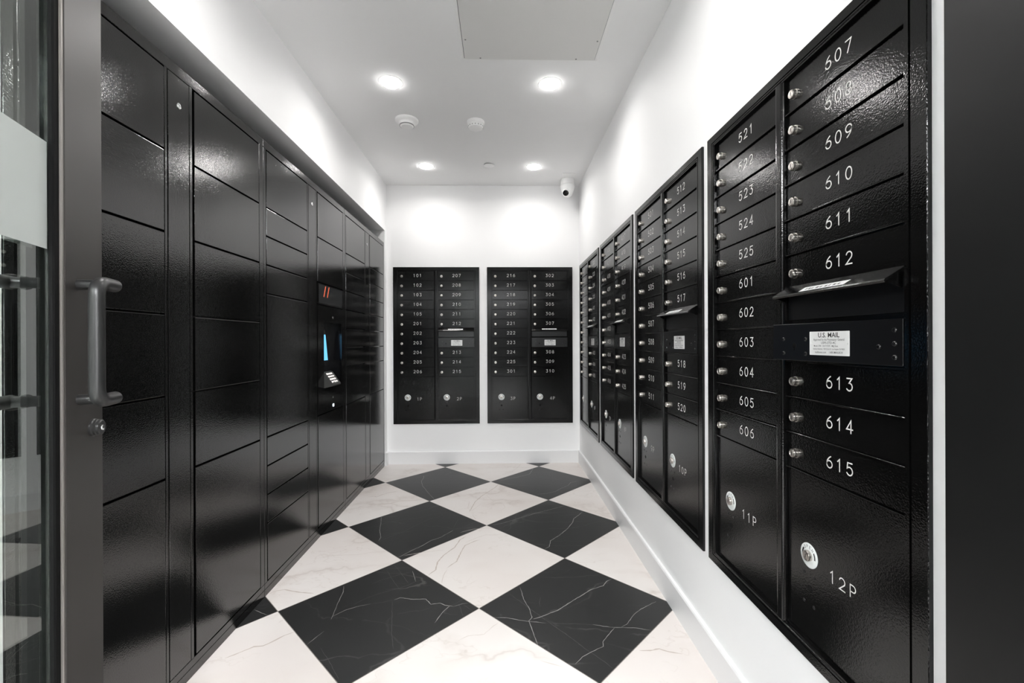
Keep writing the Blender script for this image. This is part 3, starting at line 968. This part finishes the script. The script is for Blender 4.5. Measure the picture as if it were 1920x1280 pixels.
lathe(bm, [(.0050, .0130), (.0046, .0146), (.0030, .0150), (0, .0150)], 18, Matrix.Translation((DW - .0330, 0, .9790)) @ RY)
tag(finish('keyway', bm, M_CHROME, lk, True), 'bright keyway')

# ------------------------------------------------------------------ ceiling fittings
def dn(x, y):   # local z points down from the ceiling
    return Matrix.Translation((0, 0, 0)) @ Matrix.Rotation(PI, 4, 'X')
def b_trim(bm): lathe(bm, [(.0575, 0), (.0580, .0012), (.0660, .0010), (.0690, 0)], 40, dn(0, 0))
def b_lens(bm): lathe(bm, [(0, .0150), (.020, .0142), (.036, .0120), (.049, .0080), (.0560, .0030), (.0575, .0)], 40, dn(0, 0))
TRIM, LENS = mesh_of(b_trim, [M_PLAST], True), mesh_of(b_lens, [M_LAMP])
def lamp(x, y, lab, grp='recessed lamps in the mailroom ceiling'):
    t = thing('recessed_light', lab, 'ceiling light', (x, y, H), 0, grp)
    inst('trim_ring', TRIM, t); inst('lamp_lens', LENS, t)
    ld = bpy.data.lights.new('downlight_beam', 'AREA')
    ld.shape = 'DISK'; ld.size = .112; ld.energy = BEAM; ld.color = (1.0, .975, .95); ld.spread = math.radians(SPREAD)
    lo = link(bpy.data.objects.new('downlight_beam', ld)); lo.parent = t; lo.location = (0, 0, -.0160)
lamp(-.609, 2.466, 'glowing round recessed light nearer the lockers, front left of four')
lamp(.277, 2.466, 'glowing round recessed light front right, nearest the access panel')
lamp(-.613, 3.639, 'glowing round recessed light at the back left near the end wall')
lamp(.274, 3.639, 'glowing round recessed light at the back right near the security camera')
lamp(-.605, 1.293, 'recessed light in the ceiling above the open glass door')
lamp(.280, 1.293, 'recessed light in the ceiling beside the near end of the access panel')
for x, nm in ((-1.75, 'left'), (-.5, 'middle'), (.75, 'right')):  # glowing panels added out of view to fill the room with soft light
    t = thing('fill_panel', nm + ' added fill light panel in the unseen lobby behind the doorway', 'ceiling light', (x, -2.00, H), 0, 'added lobby fill panels')
    bm = bmesh.new(); box(bm, -.585, .585, -.52, .52, -.020, 0, bev=.002); finish('fill_housing', bm, M_PLAST, t)
    bm = bmesh.new(); box(bm, -.57, .57, -.505, .505, -.022, -.0195); finish('fill_face', bm, M_FILL, t)

# smoke detectors
t = thing('smoke_detector', 'white round smoke detector on ceiling, larger, on the left', 'smoke detector', (-.609, 2.885, H))
bm = bmesh.new(); lathe(bm, [(.074, 0), (.074, .006), (.071, .011), (.060, .017), (.052, .021), (.046, .034)], 40, dn(0, 0)); finish('base', bm, M_PLAST, t, True)
bm = bmesh.new(); lathe(bm, [(.046, .034), (.044, .040), (.036, .046), (.0, .047)], 36, dn(0, 0))
head = finish('sensor_head', bm, M_PLAST, t, True)
bm = bmesh.new(); lathe(bm, [(.0362, .0415), (.0365, .0370), (.0465, .0345), (.047, .0390), (.0440, .0405)], 36, dn(0, 0)); finish('vent_ring', bm, M_PLASTG, head, True)
t = thing('smoke_detector', 'white round detector with slotted grille, in the ceiling centre', 'smoke detector', (-.163, 2.900, H))
bm = bmesh.new(); lathe(bm, [(.057, 0), (.057, .010), (.054, .015), (.050, .017), (.050, .032), (.046, .042), (.036, .048), (0, .049)], 40, dn(0, 0)); bd = finish('body', bm, M_PLAST, t, True)
bm = bmesh.new()
for i in range(16):
    a = 2 * PI * i / 16
    lathe(bm, [(.0032, 0), (.0032, .0012), (0, .0012)], 8, Matrix.Rotation(a, 4, 'Z') @ Matrix.Translation((.0495, 0, -.034)) @ Matrix.Rotation(PI / 2, 4, 'Y'))
finish('grille_slot', bm, M_PLASTG, bd)
bm = bmesh.new(); lathe(bm, [(.043, .0055), (.043, .0075), (.041, .0085), (0, .0085), ], 36, dn(0, 0)); lathe(bm, [(.032, 0), (.032, .006)], 30, dn(0, 0), 1)
o = finish('sprinkler_cover', bm, [M_PLAST, M_PLASTG], None, True); o.location = (-.095, 3.605, H)
tag(o, 'small flat white sprinkler cover plate on the ceiling', 'sprinkler')

# security camera
t = thing('security_camera', 'white turret security camera hanging in the far right ceiling corner', 'security camera', (.594, 3.925, H))
bm = bmesh.new(); lathe(bm, [(.058, 0), (.060, .004), (.060, .040), (.058, .046), (.050, .048)], 40, dn(0, 0)); finish('mount', bm, M_PLAST, t, True)
bm = bmesh.new(); lathe(bm, [(.050, .048), (.062, .050), (.064, .056), (.0625, .070), (.056, .096), (.046, .125), (.036, .143), (.022, .152), (0, .155)], 40, dn(0, 0)); tu = finish('turret', bm, M_PLAST, t, True)
lens_dir = Vector((-.26, -.80, -.54)).normalized()
q = lens_dir.to_track_quat('Z', 'Y').to_matrix().to_4x4()
Lm = Matrix.Translation(Vector((-.008, -.004, -.104))) @ q
bm = bmesh.new(); lathe(bm, [(.034, .010), (.034, .052), (.031, .058), (.0255, .058)], 32, Lm); eye = finish('lens_barrel', bm, M_PLAST, tu, True)
bm = bmesh.new(); lathe(bm, [(.0255, .057), (.0255, .0590), (.018, .0605), (0, .0610)], 32, Lm); tag(finish('lens', bm, M_GLASSBLK, eye, True), 'black lens')
bm = bmesh.new(); box(bm, -.055, .055, -.030, .030, -.006, 0, bev=.002)
o = finish('cover_plate', bm, M_PLAST); o.location = (.585, 3.795, H)
tag(o, 'small white rectangular cover plate on ceiling by the security camera', 'cover plate')

# access hatch
t = thing('access_panel', 'off-white square access panel with screwed rim in the ceiling', 'access panel', (.149, 1.930, H))
hx, hy = .346, .332
bm = bmesh.new()
for a, b, c_, d_ in ((-hx, hx, -hy, -hy + .014), (-hx, hx, hy - .014, hy), (-hx, -hx + .014, -hy + .014, hy - .014), (hx - .014, hx, -hy + .014, hy - .014)):
    box(bm, a, b, c_, d_, -.004, 0, bev=.001)
finish('rim', bm, M_PLAST, t)
bm = bmesh.new(); box(bm, -hx + .0165, hx - .0165, -hy + .0165, hy - .0165, -.0075, -.001, bev=.001)
pnl = finish('panel', bm, M_HATCH, t)
bm = bmesh.new(); box(bm, -hx + .0125, hx - .0125, -hy + .0125, hy - .0125, -.0012, -.0004)
finish('shadow_gap', bm, mat('dark_gap_grey', (.10, .10, .10), .8), t)
for x, y in ((-.25, .305), (.235, .305), (.315, .17), (-.315, .17), (.315, -.17), (-.315, -.17), (-.25, -.305), (.235, -.305)):
    bm = bmesh.new(); lathe(bm, [(.0042, .0070), (.0036, .0090), (0, .0092)], 12, Matrix.Translation((x, y, 0)) @ dn(0, 0))
    finish('screw', bm, M_PLASTG, pnl)
